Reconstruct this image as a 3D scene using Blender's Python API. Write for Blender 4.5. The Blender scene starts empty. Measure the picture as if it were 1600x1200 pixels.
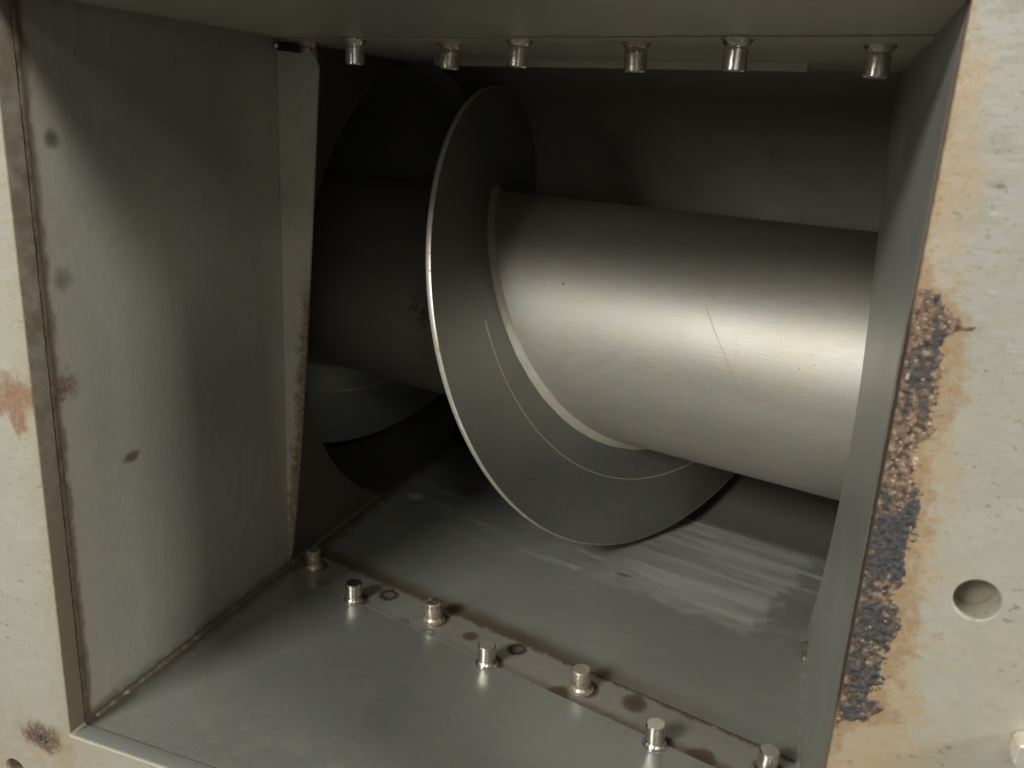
import bpy, bmesh, math, random
from mathutils import Vector, noise
random.seed(4)
sc = bpy.context.scene
R_ = math.radians

# ------------------------------------------------------------------ camera
cam = bpy.data.objects.new('camera', bpy.data.cameras.new('camera'))
sc.collection.objects.link(cam); sc.camera = cam
cam.location = (0.368, -0.3184, 0.3547)
cam.rotation_euler = (1.2766, -0.0531, 0.3469)
cam.data.sensor_width = 36.0
cam.data.lens = 36.0 * 1362.8 / 1600
cam.data.clip_start = 0.01; cam.data.clip_end = 50
cam.data.dof.use_dof = True
cam.data.dof.focus_distance = 0.50
cam.data.dof.aperture_fstop = 15.0

# ------------------------------------------------------------------ room light and added fill
w = bpy.data.worlds.new('World'); sc.world = w; w.use_nodes = True
w.node_tree.nodes['Background'].inputs[0].default_value = (0.99, 1.0, 0.91, 1)
w.node_tree.nodes['Background'].inputs[1].default_value = 0.065

def area(name, loc, target, sx, sy, power, col):
    l = bpy.data.lights.new(name, 'AREA'); l.shape = 'RECTANGLE'; l.size = sx; l.size_y = sy
    l.energy = power; l.color = col
    o = bpy.data.objects.new(name, l); sc.collection.objects.link(o); o.location = loc
    o.rotation_euler = (Vector(target) - Vector(loc)).to_track_quat('-Z', 'Y').to_euler()
    return o
area('ceiling_lamp', (-0.62, -1.72, 1.28), (0.2, 0.1, 0.15), 0.60, 0.40, 33, (1.0, 0.99, 0.92))
area('wall_lamp', (-0.80, -2.00, 0.62), (0.2, 0.2, 0.2), 0.50, 0.30, 7.5, (0.99, 1.0, 0.91))
area('window_lamp', (1.25, -1.90, 1.50), (0.1, 0.2, 0.2), 0.35, 0.35, 4, (1.0, 1.0, 0.91))
area('low_fill', (1.15, -1.95, 0.50), (0.1, 0.3, 0.25), 0.8, 0.4, 1.3, (0.99, 1.0, 0.91))  # unseen fill, added to lift the upper blade face
area('side_lamp', (1.95, -0.36, 1.06), (0.1, 0.1, 0.2), 0.24, 0.24, 19, (1.0, 0.99, 0.91))
sc.view_settings.view_transform = 'Standard'; sc.view_settings.look = 'None'
sc.view_settings.exposure = 0.26; sc.view_settings.gamma = 1.0
sc.cycles.use_denoising = True
sc.cycles.max_bounces = 6; sc.cycles.glossy_bounces = 4; sc.cycles.diffuse_bounces = 4
sc.cycles.use_adaptive_sampling = True; sc.cycles.adaptive_threshold = 0.02
sc.cycles.sample_clamp_indirect = 4
sc.cycles.filter_width = 1.5

# ------------------------------------------------------------------ measures (metres)
W, H = 0.40, 0.3986                     # inlet opening
PSI = -0.252                            # screw axis is skewed to the inlet
U = Vector((math.cos(PSI), math.sin(PSI), 0)); N = Vector((-math.sin(PSI), math.cos(PSI), 0)); Z = Vector((0, 0, 1))
TP = math.tan(PSI)
BASE = Vector((0, 0.4581, 0.1936))
RS, RF, PITCH, PH, RT = 0.0985, 0.1885, 0.3636, 0.1739, 0.2062
FT = 0.012                              # flange thickness
seam1 = lambda x: 0.2529 + TP * x
seam2 = lambda x: 0.2165 + TP * x
backy = lambda x: 0.5469 + TP * x

# ------------------------------------------------------------------ node helper
class NT:
    def __init__(s, name):
        s.m = bpy.data.materials.new(name); s.m.use_nodes = True
        s.t = s.m.node_tree; s.b = s.t.nodes['Principled BSDF']
        g = s.t.nodes.new('ShaderNodeNewGeometry'); s.pos = g.outputs['Position']
        sp = s.t.nodes.new('ShaderNodeSeparateXYZ'); s.t.links.new(s.pos, sp.inputs[0])
        s.x, s.y, s.z = sp.outputs
    def put(s, sock, v):
        if hasattr(v, 'is_output'): s.t.links.new(v, sock)
        elif isinstance(v, tuple) and len(v) == 3 and sock.type == 'RGBA': sock.default_value = (*v, 1)
        else: sock.default_value = v
    def f(s, op, a, b=0.0, c=None):
        n = s.t.nodes.new('ShaderNodeMath'); n.operation = op
        s.put(n.inputs[0], a); s.put(n.inputs[1], b)
        if c is not None: s.put(n.inputs[2], c)
        return n.outputs[0]
    def add(s, a, b): return s.f('ADD', a, b)
    def sub(s, a, b): return s.f('SUBTRACT', a, b)
    def mul(s, a, b): return s.f('MULTIPLY', a, b)
    def mx(s, a, b): return s.f('MAXIMUM', a, b)
    def step(s, v, lo, hi, a=0.0, b=1.0):
        n = s.t.nodes.new('ShaderNodeMapRange'); n.interpolation_type = 'SMOOTHSTEP'
        s.put(n.inputs[0], v)
        for i, q in zip((1, 2, 3, 4), (lo, hi, a, b)): s.put(n.inputs[i], q)
        return n.outputs[0]
    def vec(s, sx=1, sy=1, sz=1, rz=0.0, v=None):
        n = s.t.nodes.new('ShaderNodeMapping'); s.put(n.inputs[0], v or s.pos)
        n.vector_type = 'TEXTURE' if False else 'POINT'
        if rz:
            r = s.t.nodes.new('ShaderNodeVectorRotate'); r.rotation_type = 'Z_AXIS'
            s.put(r.inputs[0], v or s.pos); r.inputs['Angle'].default_value = rz
            s.put(n.inputs[0], r.outputs[0])
        n.inputs['Scale'].default_value = (sx, sy, sz); return n.outputs[0]
    def noise(s, scale, v=None, detail=4, rough=0.6, dist=0.0):
        n = s.t.nodes.new('ShaderNodeTexNoise'); s.put(n.inputs['Vector'], v or s.pos)
        n.inputs['Scale'].default_value = scale; n.inputs['Detail'].default_value = detail
        n.inputs['Roughness'].default_value = rough; n.inputs['Distortion'].default_value = dist
        return n.outputs['Fac']
    def mix(s, fac, a, b):
        n = s.t.nodes.new('ShaderNodeMix'); n.data_type = 'RGBA'
        s.put(n.inputs[0], fac); s.put(n.inputs[6], a); s.put(n.inputs[7], b); return n.outputs[2]
    def mixf(s, fac, a, b):
        n = s.t.nodes.new('ShaderNodeMix'); n.data_type = 'FLOAT'
        s.put(n.inputs[0], fac); s.put(n.inputs[2], a); s.put(n.inputs[3], b); return n.outputs[0]
    def dist2(s, a, b, ca, cb, ka=1.0, kb=1.0):
        # distance in the plane of two coordinates (socket names tell which), third coordinate ignored
        ax = [s.x, s.y, s.z]; ia, ib = ax.index(a), ax.index(b)
        sc_, ce = [0.0] * 3, [0.0] * 3
        sc_[ia], sc_[ib], ce[ia], ce[ib] = ka, kb, ca * ka, cb * kb
        m = s.t.nodes.new('ShaderNodeVectorMath'); m.operation = 'MULTIPLY'; s.put(m.inputs[0], s.pos); m.inputs[1].default_value = sc_
        d = s.t.nodes.new('ShaderNodeVectorMath'); d.operation = 'DISTANCE'; s.put(d.inputs[0], m.outputs[0]); d.inputs[1].default_value = ce
        return d.outputs['Value']
    def curve(s, v, lo, hi, pts):                       # value profile along v, pts = [(v, value 0..1)]
        n = s.t.nodes.new('ShaderNodeValToRGB'); r = n.color_ramp
        s.put(n.inputs[0], s.step_lin(v, lo, hi))
        pts = sorted(pts)
        while len(r.elements) < len(pts): r.elements.new(0.5)
        for e, (p, q) in zip(r.elements, pts):
            e.position = (p - lo) / (hi - lo); e.color = (q, q, q, 1)
        return n.outputs[0]
    def step_lin(s, v, lo, hi):
        n = s.t.nodes.new('ShaderNodeMapRange'); s.put(n.inputs[0], v)
        n.inputs[1].default_value = lo; n.inputs[2].default_value = hi; return n.outputs[0]
    def bump(s, h, strength=0.2, dist=0.001):
        n = s.t.nodes.new('ShaderNodeBump'); n.inputs['Strength'].default_value = strength
        n.inputs['Distance'].default_value = dist; s.put(n.inputs['Height'], h)
        s.t.links.new(n.outputs[0], s.b.inputs['Normal'])
    def out(s, col, rough, metal):
        s.put(s.b.inputs['Base Color'], col); s.put(s.b.inputs['Roughness'], rough); s.put(s.b.inputs['Metallic'], metal)
        return s.m

RUST, RUST_D, TAN = (0.13, 0.066, 0.034), (0.045, 0.028, 0.018), (0.47, 0.345, 0.20)

def steel(name, base=(0.46, 0.45, 0.42), rough=0.40, metal=1.0, streak=(1, 1, 1), rz=0.0, k=900, rust=None, blotch=0.18, specks=True):
    """rolled stainless sheet; rust(nt) may return [(mask, colour)] of stains with their own places"""
    n = NT(name)
    st = n.noise(k, n.vec(*streak, rz=rz), 3, 0.6)
    bl = n.noise(9, None, 5, 0.6); bl2 = n.noise(34, None, 4, 0.65)
    fac = n.add(n.mul(n.sub(st, 0.5), 0.34), n.mul(n.sub(bl, 0.5), blotch * 2.2))
    fac = n.add(fac, n.mul(n.sub(bl2, 0.5), blotch))
    col = n.mix(n.step(bl2, 0.35, 0.65), base, tuple(c * q for c, q in zip(base, (1.04, 0.99, 0.92))))
    hs = n.t.nodes.new('ShaderNodeHueSaturation'); n.put(hs.inputs['Color'], col); n.put(hs.inputs['Value'], n.add(fac, 1.0))
    col = hs.outputs[0]
    r = n.add(rough, n.add(n.mul(n.sub(bl, 0.5), 0.18), n.mul(n.sub(st, 0.5), 0.12)))
    mt = metal
    if specks:
        sp = n.mul(n.step(n.noise(260, None, 2, 0.5), 0.70, 0.76), n.step(n.noise(24, None, 3), 0.48, 0.62))
        col = n.mix(n.mul(sp, 0.6), col, RUST_D)
    hgt = st
    if rust:
        tot = 0.0
        for mask, c in rust(n):
            col = n.mix(mask, col, c); tot = n.mx(tot, mask)
        r = n.mixf(tot, r, 0.75); mt = n.mixf(tot, metal, metal * 0.2)
    n.bump(hgt, 0.15, 0.0004)
    return n.out(col, r, mt)

# ------------------------------------------------------------------ mesh helpers
C = sc.collection
def thing(name, label, cat, loc=(0, 0, 0)):
    o = bpy.data.objects.new(name, None); C.objects.link(o); o.location = loc
    o.empty_display_size = 0.05; o['label'] = label; o['category'] = cat
    return o
def link(name, me, mat, parent=None, smooth=False, label=None):
    if mat and not me.materials: me.materials.append(mat)
    if smooth: me.polygons.foreach_set('use_smooth', [True] * len(me.polygons))
    o = bpy.data.objects.new(name, me); C.objects.link(o)
    if parent: o.parent = parent
    if label: o['label'] = label
    return o
def mesh(name, verts, faces):
    me = bpy.data.meshes.new(name); me.from_pydata([tuple(v) for v in verts], [], faces); me.update(); return me
def prism(name, poly, off):
    """flat outline (list of 3-D points) given thickness off (vector)"""
    bm = bmesh.new(); off = Vector(off)
    vs = [bm.verts.new(p) for p in poly]; f = bm.faces.new(vs)
    ex = bmesh.ops.extrude_face_region(bm, geom=[f])
    bmesh.ops.translate(bm, vec=off, verts=[v for v in ex['geom'] if isinstance(v, bmesh.types.BMVert)])
    bmesh.ops.recalc_face_normals(bm, faces=bm.faces)
    bmesh.ops.triangulate(bm, faces=[f for f in bm.faces if len(f.verts) > 4])
    me = bpy.data.meshes.new(name); bm.to_mesh(me); bm.free(); return me
def lathe(name, prof, seg=28):
    """prof = [(radius, z)] bottom to top, closed on the axis"""
    vs, fs = [], []
    for r, z in prof:
        for i in range(seg):
            a = 2 * math.pi * i / seg; vs.append((r * math.cos(a), r * math.sin(a), z))
    for j in range(len(prof) - 1):
        for i in range(seg):
            k = (i + 1) % seg
            fs.append((j * seg + i, j * seg + k, (j + 1) * seg + k, (j + 1) * seg + i))
    fs.append(tuple(range(seg))[::-1]); fs.append(tuple((len(prof) - 1) * seg + i for i in range(seg)))
    return mesh(name, vs, fs)
def bead(name, path, across, up, w, h, amp=0.35, freq=160, seg=6):
    """uneven weld bead: half-round section swept along path; across/up unit vectors (or functions of i)"""
    vs, fs = [], []; n = len(path)
    for i, p in enumerate(path):
        a = across(i) if callable(across) else Vector(across); u_ = up(i) if callable(up) else Vector(up)
        k = 1 + amp * noise.noise(Vector(p) * freq) + amp * .5 * noise.noise(Vector(p) * freq * 3)
        if i in (0, n - 1): k *= 0.3
        for j in range(seg + 1):
            t = math.pi * j / seg
            vs.append(Vector(p) + a * (math.cos(t) * w * k) + u_ * (math.sin(t) * h * k - 0.0003))
    for i in range(n - 1):
        for j in range(seg):
            q = i * (seg + 1) + j
            fs.append((q, q + 1, q + seg + 2, q + seg + 1))
    return mesh(name, vs, fs)
def lerp(a, b, t): return a + (b - a) * t
def profile(tab, v):
    if v <= tab[0][0]: return tab[0][1]
    for (a, p), (b, q) in zip(tab, tab[1:]):
        if v <= b: return lerp(p, q, (v - a) / (b - a))
    return tab[-1][1]

# =================================================================== materials
def spot(n, a, b, ca, cb, r, wob=0.35, ka=1.0, kb=1.0, nz=None, soft=0.35):
    d = n.dist2(a, b, ca, cb, ka, kb)
    d = n.add(d, n.mul(n.sub(nz, 0.5), r * wob * 4))
    return n.step(d, r * (1 - soft), r * (1 + soft), 1.0, 0.0)

def flange_rust(n):
    nz = n.noise(70, None, 6, 0.65); nf = n.noise(300, None, 5, 0.7); nb = n.noise(22, None, 4, 0.6)
    d = n.sub(n.x, W)
    right = n.step(n.x, W - 0.002, W - 0.001)
    # tan bleed next to the opening
    wd = n.mul(n.curve(n.z, 0.05, 0.45, [(.05, .9), (.125, .75), (.15, .66), (.20, .60), (.25, .50), (.29, .46), (.31, .36), (.345, .32), (.37, .22), (.40, .10)]), 0.045)
    t1 = n.step(n.sub(d, n.add(wd, n.mul(n.sub(nz, 0.5), 0.045))), -0.010, 0.004, 1.0, 0.0)
    t1 = n.mul(n.mul(t1, right), n.step(nf, 0.25, 0.7, 0.35, 0.95))
    # broad tan cast low on the plate
    t2 = n.mul(n.mul(n.step(n.z, 0.10, 0.21, 1.0, 0.0), right), n.step(n.add(nz, n.mul(nb, 0.6)), 0.62, 0.98, 0.1, 0.75))
    cw = n.mul(n.curve(n.z, 0.12, 0.32, [(.12, .0), (.130, .1), (.1455, .82), (.155, .6), (.182, .74), (.205, .64), (.2346, .70), (.248, .5), (.268, .66), (.2985, .72), (.306, .4), (.318, .0)]), 0.028)
    t3 = n.mul(n.step(n.sub(d, n.add(cw, n.mul(n.sub(n.noise(130, None, 5, 0.7), 0.5), 0.030))), -0.004, 0.0035, 1.0, 0.0), right)
    sm = n.noise(95, n.vec(0.35, 1, 1), 6, 0.75); gr = n.noise(420, n.vec(0.6, 1, 1), 3, 0.7)
    out = [(n.step(sm, 0.42, 0.62, 0.0, 0.9), (0.34, 0.325, 0.265)), (n.step(gr, 0.54, 0.70, 0.0, 0.7), (0.27, 0.245, 0.195)), (n.step(n.noise(170, n.vec(0.4, 1, 1), 4, 0.75), 0.62, 0.72, 0.0, 0.6), (0.62, 0.60, 0.575)), (n.step(n.noise(150, None, 5, 0.75), 0.55, 0.70, 0.0, 0.7), (0.30, 0.25, 0.17)),
           (n.mul(n.step(n.add(n.z, n.mul(n.sub(nb, 0.5), 0.2)), 0.22, 0.36, 1.0, 0.0), 0.6), (0.47, 0.44, 0.345)), (n.mul(t2, 0.8), (0.46, 0.36, 0.235)), (n.mul(t1, 0.85), TAN), (n.mul(t3, n.step(nf, 0.3, 0.62, 0.3, 0.85)), (0.34, 0.215, 0.11))]
    out.append((n.mul(n.mul(t1, n.step(nf, 0.56, 0.68)), 0.6), (0.30, 0.17, 0.08)))
    # scattered speckles
    sp = n.mul(n.step(n.noise(190, n.vec(1, 1, 1.7), 3, 0.6), 0.61, 0.69), n.step(nb, 0.38, 0.60))
    out.append((n.mul(sp, 0.5), (0.12, 0.085, 0.05)))
    lf = n.mul(n.step(n.add(n.x, n.mul(n.sub(nz, 0.5), 0.05)), -0.016, -0.001), n.step(n.x, 0.0, 0.001, 1.0, 0.0))
    out.append((n.mul(lf, n.step(nf, 0.3, 0.65, 0.1, 0.6)), (0.40, 0.34, 0.23)))
    # left strip: rust streak beside the wall stain, dirt towards the lower corner
    left = n.step(n.x, 0.0, 0.001, 1.0, 0.0)
    a = spot(n, n.x, n.z, -0.012, 0.205, 0.011, 0.9, 0.7, 1.0, nz, 0.5)
    a = n.mx(a, spot(n, n.x, n.z, -0.011, 0.193, 0.006, 0.9, 1.0, 0.7, nz, 0.5))
    out.append((n.mul(n.mul(a, left), n.step(nf, 0.35, 0.55, 0.65, 0.95)), (0.28, 0.15, 0.085)))
    b = n.mul(n.step(n.z, -0.012, 0.03, 1.0, 0.0), n.step(n.x, -0.01, 0.06, 1.0, 0.0))
    out.append((n.mul(n.mul(b, n.step(nz, 0.35, 0.65)), 0.6), (0.45, 0.34, 0.22)))
    c = spot(n, n.x, n.z, -0.020, -0.008, 0.013, 0.7, 0.75, 1.5, nz, 0.5)
    out.append((n.mul(c, n.step(nf, 0.3, 0.5)), (0.15, 0.09, 0.06)))
    # cut faces of the opening
    e4 = n.mul(n.mul(n.step(n.y, 0.0012, 0.0020), n.step(n.z, 0.001, 0.002, 1.0, 0.0)), n.mul(n.step(n.x, 0.001, 0.002), n.step(n.x, W - 0.002, W - 0.001, 1.0, 0.0)))
    out.append((n.mul(e4, 0.95), (0.19, 0.195, 0.18)))
    e = n.mul(n.step(n.y, 0.0006, 0.0014), n.mul(n.step(n.x, 0.002, 0.004, 1.0, 0.0), n.step(n.z, 0.0005, 0.002)))
    out.append((n.mul(e, 0.9), (0.30, 0.285, 0.235)))
    out.append((n.mul(e, n.mx(n.step(nz, 0.3, 0.62, 0.35, 0.85), n.step(n.add(n.z, n.mul(n.sub(nz, 0.5), 0.3)), 0.12, 0.26, 0.85, 0.0))), (0.14, 0.10, 0.065)))
    e2 = n.mul(n.step(n.y, 0.0008, 0.003), n.mul(n.step(n.x, W - 0.003, W - 0.002), n.step(n.x, W + 0.002, W + 0.003, 1.0, 0.0)))
    out.append((n.mul(e2, 0.5), (0.16, 0.10, 0.06)))
    e3 = n.mul(n.mul(right, n.step(n.add(d, n.mul(n.sub(nf, 0.5), 0.004)), 0.0010, 0.0024, 1.0, 0.0)), n.mul(n.step(n.z, 0.315, 0.29), 1.0))
    out.append((n.mul(n.mul(e3, n.step(n.z, 0.13, 0.15)), n.step(n.z, 0.29, 0.315, 0.9, 0.15)), (0.055, 0.036, 0.025)))
    return out
M_FLANGE = steel('brushed_flange_steel', (0.47, 0.452, 0.44), 0.46, 0.45, (0.12, 1, 1), 0, 1100, flange_rust, 0.10)

def left_rust(n):
    nz = n.noise(60, None, 6, 0.65); nf = n.noise(320, None, 5, 0.7)
    w1 = n.add(n.y, n.mul(n.sub(nz, 0.5), 0.012))
    line = n.mul(n.step(w1, 0.011, 0.0145), n.step(w1, 0.0155, 0.020, 1.0, 0.0))
    out = [(n.mul(n.step(w1, 0.018, 0.042, 1.0, 0.0), n.step(nz, 0.35, 0.65, 0.3, 0.75)), (0.27, 0.21, 0.155)),
           (n.mul(line, 0.85), (0.085, 0.06, 0.035))]
    s1 = spot(n, n.y, n.z, 0.017, 0.208, 0.010, 1.0, 0.9, 1.3, nz, 0.5)
    s2 = spot(n, n.y, n.z, 0.0636, 0.1504, 0.0035, 0.6, 0.55, 1.0, nz, 0.5)
    s3 = spot(n, n.y, n.z, 0.0277, 0.3341, 0.0045, 0.6, 1, 1, nz, 0.5)
    s4 = spot(n, n.y, n.z, 0.026, 0.262, 0.006, 0.8, 1, 1, nz, 0.5)
    out += [(n.mul(s1, n.step(nf, 0.35, 0.6, 0.4, 0.95)), (0.12, 0.066, 0.038)), (n.mul(s2, 0.9), (0.06, 0.036, 0.022)), (n.mul(s3, 0.8), RUST_D), (n.mul(s4, 0.55), (0.08, 0.055, 0.037))]
    foot = n.mul(n.step(n.add(n.z, n.mul(n.sub(nz, 0.5), 0.02)), 0.002, 0.012, 1.0, 0.0), 0.75)
    out.append((foot, (0.075, 0.055, 0.032)))
    dr = n.mul(n.step(n.noise(60, n.vec(1, 1, 0.07), 4, 0.6), 0.52, 0.70), n.step(n.noise(8, None, 3), 0.4, 0.65))
    out.append((n.mul(dr, 0.5), (0.22, 0.20, 0.165)))
    sct = n.mul(n.step(n.noise(95, n.vec(1, 1, 0.8), 4, 0.7), 0.66, 0.74), n.step(n.y, 0.02, 0.10, 1.0, 0.25))
    out.append((n.mul(sct, 0.75), (0.11, 0.07, 0.042)))
    warm_reflect = n.mul(n.step(n.y, 0.17, 0.215), n.step(n.noise(14, None, 3), 0.3, 0.7, 0.1, 0.35))  # stripe before the fold: light reflected off the shaft, put into the colour
    out.append((warm_reflect, (0.34, 0.28, 0.22)))
    return out
M_LEFT = steel('left_wall_steel', (0.42, 0.42, 0.385), 0.40, 0.55, (1, 1, 0.15), 0, 700, left_rust, 0.07)

def lip_rust(n):
    nz = n.noise(90, None, 6, 0.7); nf = n.noise(330, None, 5, 0.7)
    wid = n.mul(n.f('POWER', n.f('MAXIMUM', n.mul(n.z, 2.56), 0.0), 0.7), 0.0325)
    e = n.sub(wid, n.x)
    m = n.step(n.add(e, n.mul(n.sub(nz, 0.5), 0.03)), 0.002, 0.010, 1.0, 0.0)
    m = n.mul(m, n.mul(n.step(n.z, 0.27, 0.20), 1.0))
    return [(n.mul(n.mul(m, n.step(n.z, 0.22, 0.29, 1.0, 0.0)), n.step(nf, 0.3, 0.55, 0.4, 0.95)), (0.21, 0.115, 0.06)),
            (n.mul(n.step(nz, 0.5, 0.7), 0.3), (0.36, 0.28, 0.2))]
M_LIP = steel('folded_lip_steel', (0.56, 0.54, 0.48), 0.48, 0.4, (1, 1, 0.2), 0, 700, lip_rust, 0.12)

M_RIGHT = steel('right_wall_steel', (0.40, 0.41, 0.39), 0.40, 0.6, (1, 1, 0.15), 0, 700,
    lambda n: [(n.mul(n.step(n.add(n.y, n.mul(n.sub(n.noise(80, None, 5), 0.5), 0.006)), 0.0135, 0.019, 1.0, 0.0), 0.6), (0.15, 0.11, 0.075))], 0.10)
M_CEIL = steel('ceiling_steel', (0.52, 0.50, 0.43), 0.45, 0.4, (0.15, 1, 1), 0, 700,
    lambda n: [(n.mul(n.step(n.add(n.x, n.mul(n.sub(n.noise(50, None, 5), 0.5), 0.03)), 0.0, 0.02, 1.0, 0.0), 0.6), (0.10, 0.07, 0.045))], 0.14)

def floor_rust(n):
    nz = n.noise(55, None, 6, 0.65)
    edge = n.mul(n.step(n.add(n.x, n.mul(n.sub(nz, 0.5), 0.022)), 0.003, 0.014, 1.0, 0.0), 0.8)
    r_edge = n.mul(n.step(n.add(n.sub(W, n.x), n.mul(n.sub(nz, 0.5), 0.012)), 0.001, 0.006, 1.0, 0.0), 0.55)
    front = n.mul(n.mul(n.step(n.y, 0.02, 0.07, 1.0, 0.0), n.step(nz, 0.48, 0.68)), 0.4)
    return [(edge, (0.085, 0.062, 0.038)), (r_edge, (0.12, 0.09, 0.06)), (front, (0.17, 0.13, 0.09))]
M_FLOOR = steel('chute_floor_steel', (0.35, 0.362, 0.345), 0.33, 0.6, (0.12, 1, 1), -PSI, 800, floor_rust, 0.14)

SPOTS = [(0.0943, 0.2156, 0.0085, 1), (0.1434, 0.1824, 0.0058, 0), (0.1724, 0.1903, 0.0062, 2), (0.2085, 0.1886, 0.0078, 1), (0.2496, 0.1540, 0.0080, 2),
         (0.2980, 0.1634, 0.0092, 2), (0.3449, 0.1295, 0.0095, 2), (0.1209, 0.1867, 0.0050, 0), (0.040, 0.212, 0.006, 0)]
STUDS_A = [(.0733, .1986), (.1947, .1651), (.3172, .1306)]
STUDS_B = [(.0186, .2295), (.1397, .1991), (.2618, .1645), (.3817, .1339)]
def strip_rust(n):
    nz = n.noise(110, None, 5, 0.65)
    e1 = n.sub(n.add(0.2529, n.mul(n.x, TP)), n.y)      # distance in front of the rear seam
    e1 = n.add(e1, n.mul(n.sub(nz, 0.5), 0.012))
    seamr = n.step(e1, 0.001, 0.0055, 1.0, 0.0)
    e2 = n.add(n.sub(n.y, n.add(0.2165, n.mul(n.x, TP))), n.mul(n.sub(nz, 0.5), 0.01))
    seamf = n.mul(n.step(e2, 0.001, 0.009, 1.0, 0.0), n.step(n.x, 0.14, 0.30, 0.12, 0.85))
    out = [(n.mul(n.step(nz, 0.35, 0.65, 0.1, 0.30), 1.0), (0.27, 0.21, 0.16)), (n.mul(seamr, 0.9), (0.075, 0.048, 0.024)), (seamf, (0.12, 0.085, 0.055))]
    for x, y, r, k in SPOTS:
        d = n.add(n.dist2(n.x, n.y, x, y), n.mul(n.sub(nz, 0.5), r * 0.9))
        disc = n.step(d, r * 0.7, r * 1.15, 1.0, 0.0)
        if k == 1: m = n.mul(disc, n.step(d, r * 0.35, r * 0.65, 0.55, 1.0)); c = (0.045, 0.027, 0.014)
        elif k == 2: m = n.mul(disc, n.step(d, r * 0.2, r * 0.7, 0.95, 0.85)); c = (0.075, 0.048, 0.024)
        else: m = n.mul(disc, n.step(d, r * 0.3, r * 0.8, 0.3, 0.6)); c = (0.09, 0.065, 0.045)
        out.append((m, c))
    for x, y in STUDS_A + STUDS_B:
        d = n.add(n.dist2(n.x, n.y, x + .002, y + .001), n.mul(n.sub(nz, 0.5), 0.004))
        out.append((n.step(d, 0.0080, 0.0112, 0.95, 0.0), (0.055, 0.034, 0.02)))
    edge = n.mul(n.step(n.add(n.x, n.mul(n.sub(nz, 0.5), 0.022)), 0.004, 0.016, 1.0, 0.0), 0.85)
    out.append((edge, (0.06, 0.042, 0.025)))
    return out
M_STRIP = steel('floor_seam_strip_steel', (0.36, 0.365, 0.34), 0.35, 0.55, (0.15, 1, 1), -PSI, 800, strip_rust, 0.12)

def back_rust(n):
    nz = n.noise(60, None, 6, 0.65)
    s = n.add(n.mul(n.x, U.x), n.mul(n.y, U.y)); q = n.add(n.mul(n.x, N.x), n.mul(n.y, N.y))
    wob = n.mul(n.sub(nz, 0.5), 0.05); stk = n.noise(70, n.vec(0.10, 1, 1, rz=-PSI), 5, 0.6)
    wob2 = n.mul(n.sub(stk, 0.5), 0.10)
    m = n.mul(n.step(n.add(s, n.add(wob, n.mul(wob2, 1.3))), 0.125, 0.205), n.step(n.add(s, wob), 0.275, 0.293, 1.0, 0.0))
    m = n.mul(m, n.mul(n.step(n.add(q, wob), 0.350, 0.372), n.step(q, 0.505, 0.522, 1.0, 0.0)))
    m = n.mul(m, n.step(stk, 0.32, 0.66, 0.35, 0.95))
    m = n.mx(m, n.mul(n.mul(n.step(stk, 0.50, 0.66), n.step(n.add(q, wob), 0.33, 0.40)), n.mul(n.step(n.add(nz, n.mul(n.sub(stk, .5), .5)), 0.45, 0.6, 0.25, 0.95), n.step(n.add(n.x, wob), 0.02, 0.05))))
    m2 = n.mul(n.mul(n.step(n.add(s, wob), 0.262, 0.285), n.step(n.add(q, wob), 0.35, 0.44, 1.0, 0.0)), 0.0)
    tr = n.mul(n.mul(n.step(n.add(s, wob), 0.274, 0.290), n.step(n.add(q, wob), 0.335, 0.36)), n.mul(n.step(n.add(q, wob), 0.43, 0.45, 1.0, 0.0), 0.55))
    e1 = n.add(n.sub(n.y, n.add(0.2529, n.mul(n.x, TP))), n.mul(n.sub(nz, 0.5), 0.016))
    seam = n.mul(n.step(e1, 0.003, 0.028, 1.0, 0.0), n.step(n.x, 0.20, 0.38, 0.95, 0.35))
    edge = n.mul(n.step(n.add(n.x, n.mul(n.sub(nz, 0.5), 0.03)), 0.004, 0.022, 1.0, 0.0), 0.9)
    sc1 = spot(n, n.x, n.y, 0.252, 0.325, 0.004, 0.6, 0.6, 1.2, nz, 0.5)
    sp = spot(n, n.x, n.y, 0.0325, 0.39, 0.008, 0.8, 1, 1, nz, 0.6)
    return [(n.mul(m, 0.7), (0.50, 0.495, 0.46)), (tr, (0.13, 0.12, 0.10)), (seam, (0.085, 0.057, 0.027)), (edge, (0.04, 0.03, 0.02)), (n.mul(sc1, .8), (0.12, .06, .03)), (n.mul(sp, .6), (.6, .6, .58))]
M_BACK = steel('trough_floor_steel', (0.36, 0.37, 0.352), 0.38, 0.5, (0.08, 1, 1), -PSI, 700, back_rust, 0.16)

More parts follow.
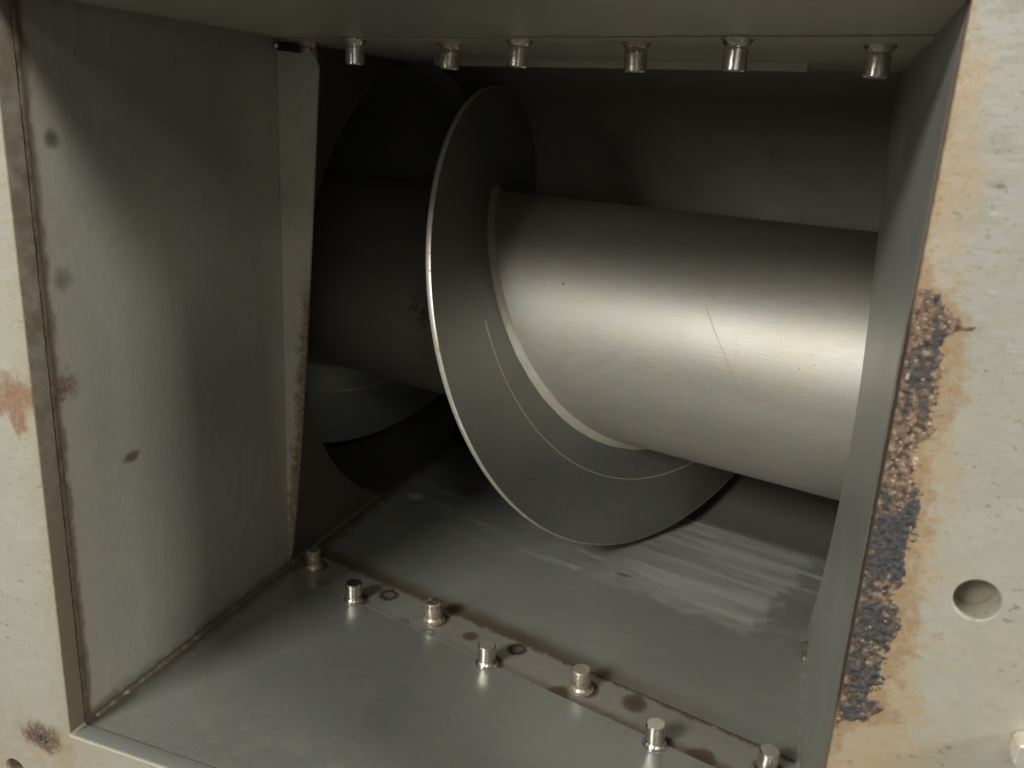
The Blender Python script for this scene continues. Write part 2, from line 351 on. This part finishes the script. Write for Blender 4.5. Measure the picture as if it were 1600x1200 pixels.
def case_shade(n):  # lower shell darkened: shade behind the shaft painted into the colour
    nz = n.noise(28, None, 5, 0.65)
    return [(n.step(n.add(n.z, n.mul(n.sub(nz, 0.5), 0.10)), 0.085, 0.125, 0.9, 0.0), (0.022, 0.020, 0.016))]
M_CASE = steel('casing_steel', (0.36, 0.352, 0.31), 0.6, 0.1, (0.1, 1, 1), -PSI, 500, case_shade, 0.25)
M_SIDE_SHADE = steel('shaded_side_plate_steel', (0.085, 0.08, 0.066), 0.55, 0.2, (1, 1, 0.2), 0, 500, None, 0.3)  # wall steel past the lip, coloured dark to stand for its shade
def shaft_rust(n):
    nz = n.noise(70, None, 6, 0.7)
    p = BASE + U * 0.0775 - N * RS * .999
    a = spot(n, n.x, n.z, p.x + .002, p.z, 0.013, 0.9, 1.1, 0.75, nz, 0.5)
    a = n.mul(a, n.step(n.noise(160, None, 4, 0.7), 0.42, 0.6))
    # one fine scratch across the tube
    t = n.sub(n.x, n.add(0.2995, n.mul(n.sub(0.2354, n.z), 0.61)))
    s = n.mul(n.step(n.f('ABSOLUTE', n.add(t, n.mul(n.sub(nz, .5), .003))), 0.0, 0.0007, 1.0, 0.0), n.mul(n.step(n.z, 0.155, 0.185), n.step(n.z, 0.236, 0.240, 1.0, 0.0)))
    return [(n.mul(a, 0.9), (0.10, 0.052, 0.026)), (n.mul(s, 0.28), (0.16, 0.12, 0.09))]
M_SHAFT = steel('shaft_tube_steel', (0.42, 0.405, 0.37), 0.54, 0.7, (0.08, 1, 1), -PSI, 900, shaft_rust, 0.07)
M_FLIGHT = steel('flight_steel', (0.30, 0.305, 0.29), 0.38, 0.75, (1, 1, 1), 0, 500, None, 0.12)
def edge_rust(n):
    nz = n.noise(80, None, 6, 0.7)
    return [(n.mul(n.step(nz, 0.52, 0.66), 0.65), (0.26, 0.16, 0.09))]
M_FEDGE = steel('worn_flight_edge_steel', (0.66, 0.63, 0.57), 0.42, 0.6, (1, 1, 1), 0, 600, edge_rust, 0.1)
M_WELD = steel('weld_bead_steel', (0.55, 0.52, 0.455), 0.5, 0.6, (1, 1, 1), 0, 500, None, 0.12)
M_WELD_D = steel('stained_weld_steel', (0.17, 0.15, 0.12), 0.5, 0.45, (1, 1, 1), 0, 500, None, 0.35)
M_WELD_E = steel('rusty_edge_weld_steel', (0.13, 0.10, 0.065), 0.6, 0.2, (1, 1, 1), 0, 500, lambda n: [(n.step(n.noise(120, None, 5, .7), .45, .62, 0.0, .85), (0.07, 0.045, 0.026))], 0.35)
M_STUD = steel('bright_stud_steel', (0.74, 0.72, 0.68), 0.24, 1.0, (1, 1, 1), 0, 900, None, 0.08)
def stud_rust(n):
    nz = n.noise(240, None, 5, 0.7)
    return [(n.step(nz, 0.46, 0.62, 0.05, 0.75), (0.30, 0.19, 0.125)), (n.mul(n.step(nz, 0.58, 0.68), 0.8), (0.09, 0.055, 0.035))]
M_STUD_R = steel('rusty_stud_steel', (0.64, 0.58, 0.51), 0.30, 1.0, (1, 1, 1), 0, 900, stud_rust, 0.12)
M_BACKING = steel('backing_plate_paint', (0.19, 0.175, 0.13), 0.7, 0.0, (1, 1, 1), 0, 500, None, 0.05, False)
M_ZINC = steel('zinc_nut_steel', (0.86, 0.84, 0.78), 0.42, 0.6, (1, 1, 1), 0, 500, None, 0.06, False)

def crust_mat():
    n = NT('flaking_rust_crust')
    a = n.t.nodes.new('ShaderNodeVertexColor'); a.layer_name = 'crust'
    nf = n.noise(1500, None, 4, 0.7)
    hs = n.t.nodes.new('ShaderNodeHueSaturation'); n.put(hs.inputs['Color'], a.outputs[0]); n.put(hs.inputs['Value'], n.step(nf, 0.25, 0.75, 0.65, 1.35))
    n.bump(nf, 0.5, 0.0006)
    return n.out(hs.outputs[0], n.step(nf, 0.3, 0.7, 0.45, 0.85), 0.0)
M_CRUST = crust_mat()

# =================================================================== inlet chute
chute = thing('inlet_chute', 'square steel inlet chute with rusty front flange and rows of studs', 'chute')

# ---- front flange with ragged flame-cut opening and through holes
HOLES = [(0.4384, 0.1996, 0.0077), (-0.047, -0.040, 0.0075)]
def spline(cu, pts):
    s = cu.splines.new('POLY'); s.points.add(len(pts) - 1)
    for p, (x, z) in zip(s.points, pts): p.co = (x, z, 0, 1)
    s.use_cyclic_u = True
cu = bpy.data.curves.new('flange_outline', 'CURVE'); cu.dimensions = '2D'; cu.fill_mode = 'BOTH'
bv = 0.0007
cu.extrude = FT / 2 - bv; cu.bevel_depth = bv; cu.bevel_resolution = 1; cu.offset = -bv
spline(cu, [(-0.11, -0.15), (0.55, -0.15), (0.55, 0.50), (-0.11, 0.50)])
op = []
corners = [(0, 0), (0, H), (W, H), (W, 0)]
for (x0, z0), (x1, z1) in zip(corners, corners[1:] + corners[:1]):
    L = math.hypot(x1 - x0, z1 - z0); m = int(L / 0.0016); nx, nz_ = (z1 - z0) / L, -(x1 - x0) / L
    amp = 0.00045 if x0 == x1 else 0.00018
    for i in range(m):
        t = i / m; x, z = lerp(x0, x1, t), lerp(z0, z1, t)
        k = amp * (noise.noise(Vector((x * 260, z * 260, 3))) + .6 * noise.noise(Vector((x * 800, z * 800, 9)))) * min(1, 8 * min(t, 1 - t) + .1)
        op.append((x - nx * abs(k), z - nz_ * abs(k)))
spline(cu, op)
for hx, hz, hr in HOLES:
    spline(cu, [(hx + hr * math.cos(2 * math.pi * i / 48), hz - hr * math.sin(2 * math.pi * i / 48)) for i in range(48)])
tmp = bpy.data.objects.new('tmp', cu); C.objects.link(tmp)
bpy.context.view_layer.update()
me = bpy.data.meshes.new_from_object(tmp.evaluated_get(bpy.context.evaluated_depsgraph_get()))
bpy.data.objects.remove(tmp)
for v in me.vertices: v.co = (v.co.x, FT / 2 - v.co.z, v.co.y)
bm = bmesh.new(); bm.from_mesh(me); bmesh.ops.remove_doubles(bm, verts=bm.verts, dist=1e-6); bmesh.ops.recalc_face_normals(bm, faces=bm.faces); bm.to_mesh(me); bm.free()
me.materials.clear()
flange = link('front_flange', me, M_FLANGE, chute, label='pale brushed steel flange with flaking rust beside the opening')
me.name = 'front_flange'
# mating plate seen through the holes (ring of steel strips behind the flange)
for x0, x1, z0, z1 in ((-0.11, -0.012, -0.15, 0.50), (W + 0.012, 0.55, -0.15, 0.50), (-0.0115, W + 0.0115, -0.15, -0.012)):
    link('backing_strip', prism('backing_strip', [(x0, FT + .0003, z0), (x1, FT + .0003, z0), (x1, FT + .0003, z1), (x0, FT + .0003, z1)], (0, 0.006, 0)), M_BACKING, flange)

# ---- flaking crusts on the flange: real relief, uneven outline
def crust(name, x0, x1, z0, z1, step, inside, dark, label):
    nx, nz_ = int((x1 - x0) / step), int((z1 - z0) / step)
    keep, vs, cols, fs = {}, [], [], []
    def fn(x, z, f, o=0): return noise.noise(Vector((x * f, z * f, o)))
    for j in range(nz_ + 1):
        for i in range(nx + 1):
            x, z = x0 + i * step, z0 + j * step
            rag = .6 * fn(x, z, 65, 40) + .55 * fn(x, z, 150) + .55 * fn(x, z, 420, 4) + .45 * fn(x, z, 1000, 8)
            ins = inside(x, z); m = ins + rag * max(0.25, min(1, 1.15 - ins))
            if m < -0.12: continue
            keep[i, j] = len(vs)
            lump = max(0, .5 + .6 * fn(x, z, 380, 2) + .4 * fn(x, z, 900, 5))
            dk = dark(x, z) + .55 * fn(x, z, 70, 7) + .35 * fn(x, z, 190, 17) + .55 * fn(x, z, 420, 1) + .35 * fn(x, z, 1100, 3)
            h = 0.0007 * min(1, max(0, m * 2.5)) * (.35 + lump) + (0.0003 if dk > .35 and m > .2 else 0)
            vs.append((x, -h if m > 0 else 0.0003, z))
            t = .42 + .9 * fn(x, z, 420, 11) + .6 * fn(x, z, 1200, 12)
            t = min(1, max(0, t))
            c = [lerp(a, b, t) for a, b in zip((0.050, 0.029, 0.021), (0.34, 0.225, 0.15))]
            if m < .35: c = [lerp(a, b, max(0, m) / .35 * .8 + .2) for a, b in zip((0.36, 0.22, 0.12), c)]
            k = min(1, max(0, (dk - .15) * 2.4))
            g = .9 + .7 * fn(x, z, 700, 15)
            c = [lerp(a, b * g, k) for a, b in zip(c, (0.066, 0.064, 0.065))]
            if fn(x, z, 260, 21) > .66 or (k < .5 and fn(x, z, 900, 24) > .52): c = [lerp(a, b, .8) for a, b in zip(c, (0.66, 0.55, 0.43))]
            cols.append((*c, 1))
    for (i, j), a in keep.items():
        q = [(i + 1, j), (i + 1, j + 1), (i, j + 1)]
        if all(k in keep for k in q): fs.append((a, keep[q[0]], keep[q[1]], keep[q[2]]))
    me = mesh(name, vs, fs)
    at = me.color_attributes.new('crust', 'FLOAT_COLOR', 'POINT')
    for d, c in zip(at.data, cols): d.color = c
    return link(name, me, M_CRUST, flange, True, label)
PROF = [(.128, -.01), (.136, .006), (.142, .018), (.1455, .020), (.150, .013), (.1611, .016), (.170, .014), (.178, .0185), (.1862, .0185), (.192, .0135), (.2042, .016), (.2168, .0155),
        (.228, .013), (.2346, .0185), (.238, .011), (.2481, .0115), (.255, .012), (.260, .016), (.2768, .0152), (.284, .013), (.292, .012), (.2968, .014), (.2985, .0225), (.3005, .013), (.306, .006), (.313, -.01)]
def warp(x, z): return z + .007 * noise.noise(Vector((x * 90, z * 60, 31))) + .004 * noise.noise(Vector((x * 260, z * 200, 37)))
def inR(x, z):
    d = x - W; z = lerp(z, warp(x, z), .55 if z > .16 else 1)
    return max(-1, min(1, (profile(PROF, z) - d) / 0.006 - 0.35))
def darkR(x, z):
    d = x - W; z = z + 1.6 * (warp(x, z) - z)
    v = -0.25
    if z < .236: v = min(.62, (.240 - z) * 90) - max(0, (d - .0120)) * 120 - max(0, .0025 - d) * 160 - max(0, .150 - z) * 30
    for cx, cz, r in ((.0095, .2905, .0052), (.0055, .2725, .0058), (.004, .285, .003)):
        v = max(v, 1.0 - math.hypot(d - cx, (z - cz) * .7) / r * .9)
    return v
crust('rust_crust', W + 0.0004, W + 0.028, 0.124, 0.318, 0.00045, inR, darkR, 'brown and slate grey flaking rust along the right of the opening')
crust('rust_crust', -0.050, 0.012, -0.030, -0.0008, 0.0005, lambda x, z: max(-1, 0.55 - math.hypot((x + .0185) / .0165, (z + .0085 + .25 * (x + .02)) / .0062)),
      lambda x, z: 1.1 - math.hypot((x + .021) / .010, (z + .0075 + .25 * (x + .02)) / .0042), 'small slate grey rust flake below the left corner')

# ---- walls, floor, ceiling
Y0 = FT + 0.0004
def arc_y(z, x=0.0):
    q = math.sqrt(max(0, RT * RT - (z - BASE.z) ** 2)); return BASE.y + TP * x - q / math.cos(PSI)
zs = [H * i / 48 for i in range(49)]
left = link('left_wall', prism('left_wall', [(0, Y0, 0), (0, 0.2223, 0), (0, 0.2223, H), (0, Y0, H)], (-0.004, 0, 0)), M_LEFT, chute)
RW = [(-0.02, .330), (0.0, .308), (.0211, .2895), (.06, .250), (.1185, .2121), (.1662, .1945), (.19, .1925), (.2219, .1985), (.26, .236), (.2926, .2795), (.3422, .3356), (.3937, .3837), (.42, .41)]
right = link('right_wall', prism('right_wall', [(W, Y0, 0)] + [(W, sum(profile(RW, z + k * .006) for k in range(-3, 4)) / 7, z) for z in zs] + [(W, Y0, H)], (0.004, 0, 0)), M_RIGHT, chute)
YL = 0.2225
lip_pts = [(0.0, YL, 0.002)] + [(0.0325 * (z / .389) ** .7, YL, z) for z in [.01 + .372 * i / 20 for i in range(21)]] + [(0.029, YL, 0.389), (0.0, YL, 0.3915)]
link('folded_lip', prism('folded_lip', lip_pts, (0, 0.002, 0)), M_LIP, left, label='bright tapering lip folded in at the end of the left wall')

T = (0, 0, -0.004)
link('floor_plate', prism('floor_plate', [(0, Y0, 0), (W, Y0, 0), (W, seam2(W) - .0004, 0), (0, seam2(0) - .0004, 0)], T), M_FLOOR, chute)
strip = link('seam_strip', prism('seam_strip', [(0, seam2(0), .0002), (W, seam2(W), .0002), (W, seam1(W), .0002), (0, seam1(0), .0002)], T), M_STRIP, chute, label='rust-spotted floor strip carrying two rows of studs')
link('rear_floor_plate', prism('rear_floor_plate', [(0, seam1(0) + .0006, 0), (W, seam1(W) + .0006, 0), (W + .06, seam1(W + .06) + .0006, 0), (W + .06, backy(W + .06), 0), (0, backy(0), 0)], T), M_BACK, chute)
cmid = lambda x: BASE.y + TP * x
ceil = link('ceiling_plate', prism('ceiling_plate', [(-.003, Y0, H), (W + .003, Y0, H), (W + .003, cmid(W) - .01, H), (-.003, cmid(0) - .01, H)], (0, 0, 0.004)), M_CEIL, chute)
# light ledge strip under the ceiling, ends short of the right wall
xa, xb = 0.055, 0.343
link('ledge_strip', prism('ledge_strip', [(xa, .372 + TP * xa, H - .0002), (xb, .372 + TP * xb, H - .0002), (xb, .372 + TP * xb, H - .0055), (xa, .372 + TP * xa, H - .0055)], Vector(N) * .004), M_LIP, ceil)
xa, xb = 0.0, W
link('ceiling_seam_strip', prism('ceiling_seam_strip', [(xa, seam2(xa), H - .001), (xb, seam2(xb), H - .001), (xb, seam1(xb), H - .001), (xa, seam1(xa), H - .001)], (0, 0, .0008)), M_CEIL, ceil)

# ---- weld beads along the corners
def line_pts(a, b, step=0.0012):
    a, b = Vector(a), Vector(b); n = int((b - a).length / step); return [a.lerp(b, i / n) for i in range(n + 1)]
s2 = math.sqrt(.5)
link('corner_weld', bead('corner_weld', line_pts((.0008, .018, .0008), (.0008, .380, .0008)), (s2, 0, -s2), (s2, 0, s2), .0026, .0022, .5), M_WELD_D, left, True)
link('corner_weld', bead('corner_weld', line_pts((W - .0008, .014, .0008), (W - .0008, .262, .0008)), (-s2, 0, -s2), (-s2, 0, s2), .0018, .0014, .4), M_RIGHT, right, True)
link('weld_end', bead('weld_end', line_pts((W - .001, .258, .001), (W - .001, .274, .006)), (-s2, 0, -s2), (-s2, 0, s2), .003, .003, .6), M_WELD_D, right, True)
link('edge_weld', bead('edge_weld', line_pts((.0004, FT + .0015, .004), (.0004, FT + .0015, H - .004)), (0, 1, 0), (1, 0, 0),   .0016, .0006, .45, 70), M_WELD_E, left, True)
link('gap_glint', bead('gap_glint', line_pts((.002, .2170, H - .004), (.002, .2215, H - .004), .0006), (0, 0, 1), (1, 0, 0), .0022, .0022, .2), M_STUD, left, True)  # added bright blob, stands in for a highlight at the wall top

# ---- studs
def stud_mesh(nm, r=.0060, h=.0148):
    return lathe(nm, [(r * 1.16, -.001), (r * 1.18, .0010), (r * 1.08, .0022), (r * .93, .0031), (r * .93, .0040), (r, .0046), (r, h - .0007), (r * .88, h)])
def collar_mesh(nm, r=.0060):
    return lathe(nm, [(r * 1.02, -.0005), (r * 1.30, -.0003), (r * 1.26, .0006), (r * 1.05, .0011)])
SM = {M_STUD: stud_mesh('stud'), M_STUD_R: stud_mesh('stud_rusty', .0062, .0150)}
CM = {M_STUD: collar_mesh('collar'), M_STUD_R: collar_mesh('collar_rusty', .0066)}
for m in (M_STUD, M_STUD_R):
    for me in (SM[m], CM[m]):
        me.materials.append(m)
        bmx = bmesh.new(); bmx.from_mesh(me)
        for f in bmx.faces: f.smooth = len(f.verts) == 4
        for e in bmx.edges:
            if len(e.link_faces) == 2 and e.calc_face_angle(0) > .6: e.smooth = False
        bmx.to_mesh(me); bmx.free()
def stud(x, y, z, down, m, parent, i):
    o = link('stud', SM[m], None, parent); o.location = (x, y, z)
    tilt = random.uniform(-.05, .05)
    o.rotation_euler = (math.pi + tilt if down else tilt, random.uniform(-.05, .05), random.uniform(0, 6))
    c = link('collar', CM[m], None, o)
for i, (x, y) in enumerate(STUDS_A): stud(x, y, .0002, False, M_STUD, strip, i)
for i, (x, y) in enumerate(STUDS_B): stud(x, y, .0002, False, M_STUD if i == 3 else M_STUD_R, strip, i)
for i, (x, y) in enumerate([(.0713, .2025), (.1915, .1756), (.3151, .1419)]): stud(x, y, H - .001, True, M_STUD, ceil, i)
for i, (x, y) in enumerate([(.0186, .2318), (.1334, .2116), (.2587, .1738), (.38, .1569)]): stud(x, y, H - .001, True, M_STUD if i == 3 else M_STUD_R, ceil, i)

# ---- hexagon nut at the lower right edge of the flange
nut = bmesh.new()
vs = [nut.verts.new((.0078 * math.cos(math.pi / 3 * k + .45), 0, .0078 * math.sin(math.pi / 3 * k + .45))) for k in range(6)]
f = nut.faces.new(vs); ex = bmesh.ops.extrude_face_region(nut, geom=[f])
bmesh.ops.translate(nut, vec=(0, -.009, 0), verts=[v for v in ex['geom'] if isinstance(v, bmesh.types.BMVert)])
bmesh.ops.recalc_face_normals(nut, faces=nut.faces)
bmesh.ops.bevel(nut, geom=list(nut.edges), offset=.0007, segments=2, affect='EDGES')
me = bpy.data.meshes.new('nut'); nut.to_mesh(me); nut.free()
o = link('nut', me, M_ZINC, flange); o.location = (0.4662, -.0002, 0.1468)

# =================================================================== screw casing
casing = thing('screw_casing', 'dark round steel casing around the screw behind the chute', 'casing', (0, 0, 0))
def shell(name, srange, angs, mat, parent):
    """part of the tube wall; srange(a, x-of-n) gives the two ends along the axis for each angle"""
    vs, fs = [], []; ns = 14; n = len(angs)
    for a in angs:
        s0, s1 = srange(a)
        for i in range(ns + 1):
            s = lerp(s0, s1, i / ns)
            vs.append(BASE + U * s + N * (RT * math.cos(a)) + Z * (RT * math.sin(a)))
    for j in range(n - 1):
        for i in range(ns):
            q = j * (ns + 1) + i; fs.append((q, q + 1, q + ns + 2, q + ns + 1))
    o = link(name, mesh(name, vs, fs), mat, parent, True)
    md = o.modifiers.new('thickness', 'SOLIDIFY'); md.thickness = 0.003; md.offset = -1
    return o
s_at = lambda x, a: (x - RT * math.cos(a) * N.x) / U.x
full = [2 * math.pi * i / 120 for i in range(121)]
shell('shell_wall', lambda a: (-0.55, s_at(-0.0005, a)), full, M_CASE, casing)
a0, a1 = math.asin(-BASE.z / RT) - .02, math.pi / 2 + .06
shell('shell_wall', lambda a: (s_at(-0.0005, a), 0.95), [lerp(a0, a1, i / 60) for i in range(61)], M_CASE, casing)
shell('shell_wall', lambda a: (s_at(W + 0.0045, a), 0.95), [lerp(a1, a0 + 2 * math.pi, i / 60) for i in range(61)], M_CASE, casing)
link('side_plate', prism('side_plate', [(0, 0.2229, 0)] + [(0, arc_y(z), z) for z in zs] + [(0, 0.2229, H)], (-0.004, 0, 0)), M_SIDE_SHADE, casing, label='round-cut side plate beyond the left wall, shade put into its colour')
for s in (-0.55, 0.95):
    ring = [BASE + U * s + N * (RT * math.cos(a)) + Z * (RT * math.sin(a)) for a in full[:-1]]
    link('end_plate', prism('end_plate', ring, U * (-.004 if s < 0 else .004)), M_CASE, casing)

# =================================================================== screw
screw = thing('screw_conveyor_shaft', 'steel screw with thick bright tube shaft and wide helical flight', 'screw')
seg = 160; vs, fs = [], []
ss = [-0.54 + 1.48 * i / 60 for i in range(61)]
for s in ss:
    for i in range(seg):
        a = 2 * math.pi * i / seg; vs.append(BASE + U * s + N * (RS * math.cos(a)) + Z * (RS * math.sin(a)))
for j in range(len(ss) - 1):
    for i in range(seg):
        k = (i + 1) % seg; fs.append((j * seg + i, (j + 1) * seg + i, (j + 1) * seg + k, j * seg + k))
link('shaft_tube', mesh('shaft_tube', vs, fs), M_SHAFT, screw, True, 'thick bright brushed steel tube of the screw')

TH = 0.0042
def hp(t, r, ds=0.0):
    return BASE + U * (PITCH * t / (2 * math.pi) + PH + ds) - N * (r * math.cos(t)) - Z * (r * math.sin(t))
t0, t1, nt = -10.6, 3.42, 700
ts = [lerp(t0, t1, i / nt) for i in range(nt + 1)]
def ribbon(name, prof, mat, parent, ts=ts, close=True, label=None):
    """prof(t) = list of (radius, offset along the axis) swept along the helix"""
    vs, fs = [], []; m = None
    for t in ts:
        pr = prof(t); m = len(pr); vs += [hp(t, r, d) for r, d in pr]
    for j in range(len(ts) - 1):
        for i in range(m if close else m - 1):
            k = (i + 1) % m; fs.append((j * m + i, j * m + k, (j + 1) * m + k, (j + 1) * m + i))
    if close: fs += [tuple(range(m)), tuple((len(ts) - 1) * m + i for i in range(m))[::-1]]
    me = mesh(name, vs, fs)
    bmx = bmesh.new(); bmx.from_mesh(me); bmesh.ops.recalc_face_normals(bmx, faces=bmx.faces)
    for f in bmx.faces: f.smooth = True
    for e in bmx.edges:
        if len(e.link_faces) == 2 and e.calc_face_angle(0) > .5: e.smooth = False
    bmx.to_mesh(me); bmx.free()
    return link(name, me, mat, parent, False, label)
hb = TH / 2
flight = ribbon('flight', lambda t: [(RS - .002, -hb), (RF - .001, -hb), (RF - .001, hb), (.15, hb), (.12, hb), (RS - .002, hb)], M_FLIGHT, screw, label='wide dark helical blade around the tube')
ribbon('flight_edge', lambda t: [(RF - .0009, -hb - .00015), (RF - .0002, -hb), (RF, -hb + .0006), (RF + .0003 * noise.noise(Vector((t * 40, 0, 0))), hb - .0007), (RF - .0003, hb), (RF - .0009, hb + .00015)], M_FEDGE, flight, label='bright worn rim of the blade')
rl = lambda t: 0.1265 + 0.002 * t
ribbon('wear_plate_edge', lambda t: [(rl(t), hb - .0002), (rl(t) + .0010, hb - .0002), (rl(t) + .0010, hb + .0006), (rl(t) + .0002, hb + .0004)], M_WELD, flight, [lerp(-0.1, 3.0, i / 200) for i in range(201)])
ribbon('wear_plate_edge', lambda t: [(rl(t + 6.283), hb - .0002), (rl(t + 6.283) + .0010, hb - .0002), (rl(t + 6.283) + .0010, hb + .0006), (rl(t + 6.283) + .0002, hb + .0004)], M_WELD, flight, [lerp(-6.38, -3.3, i / 200) for i in range(201)])
def wprof(t):
    k = 1 + .12 * noise.noise(Vector((t * 9, 2, 0))) + .07 * noise.noise(Vector((t * 60, 5, 0)))
    a = .0056 * k
    return [(RS - .0004, hb - .0002), (RS + a, hb - .0002), (RS + a * .5, hb + a * .42), (RS + a * .12, hb + a * .9), (RS - .0004, hb + a)]
ribbon('fillet_weld', wprof, M_WELD, flight, label='pale fillet weld joining blade and tube')
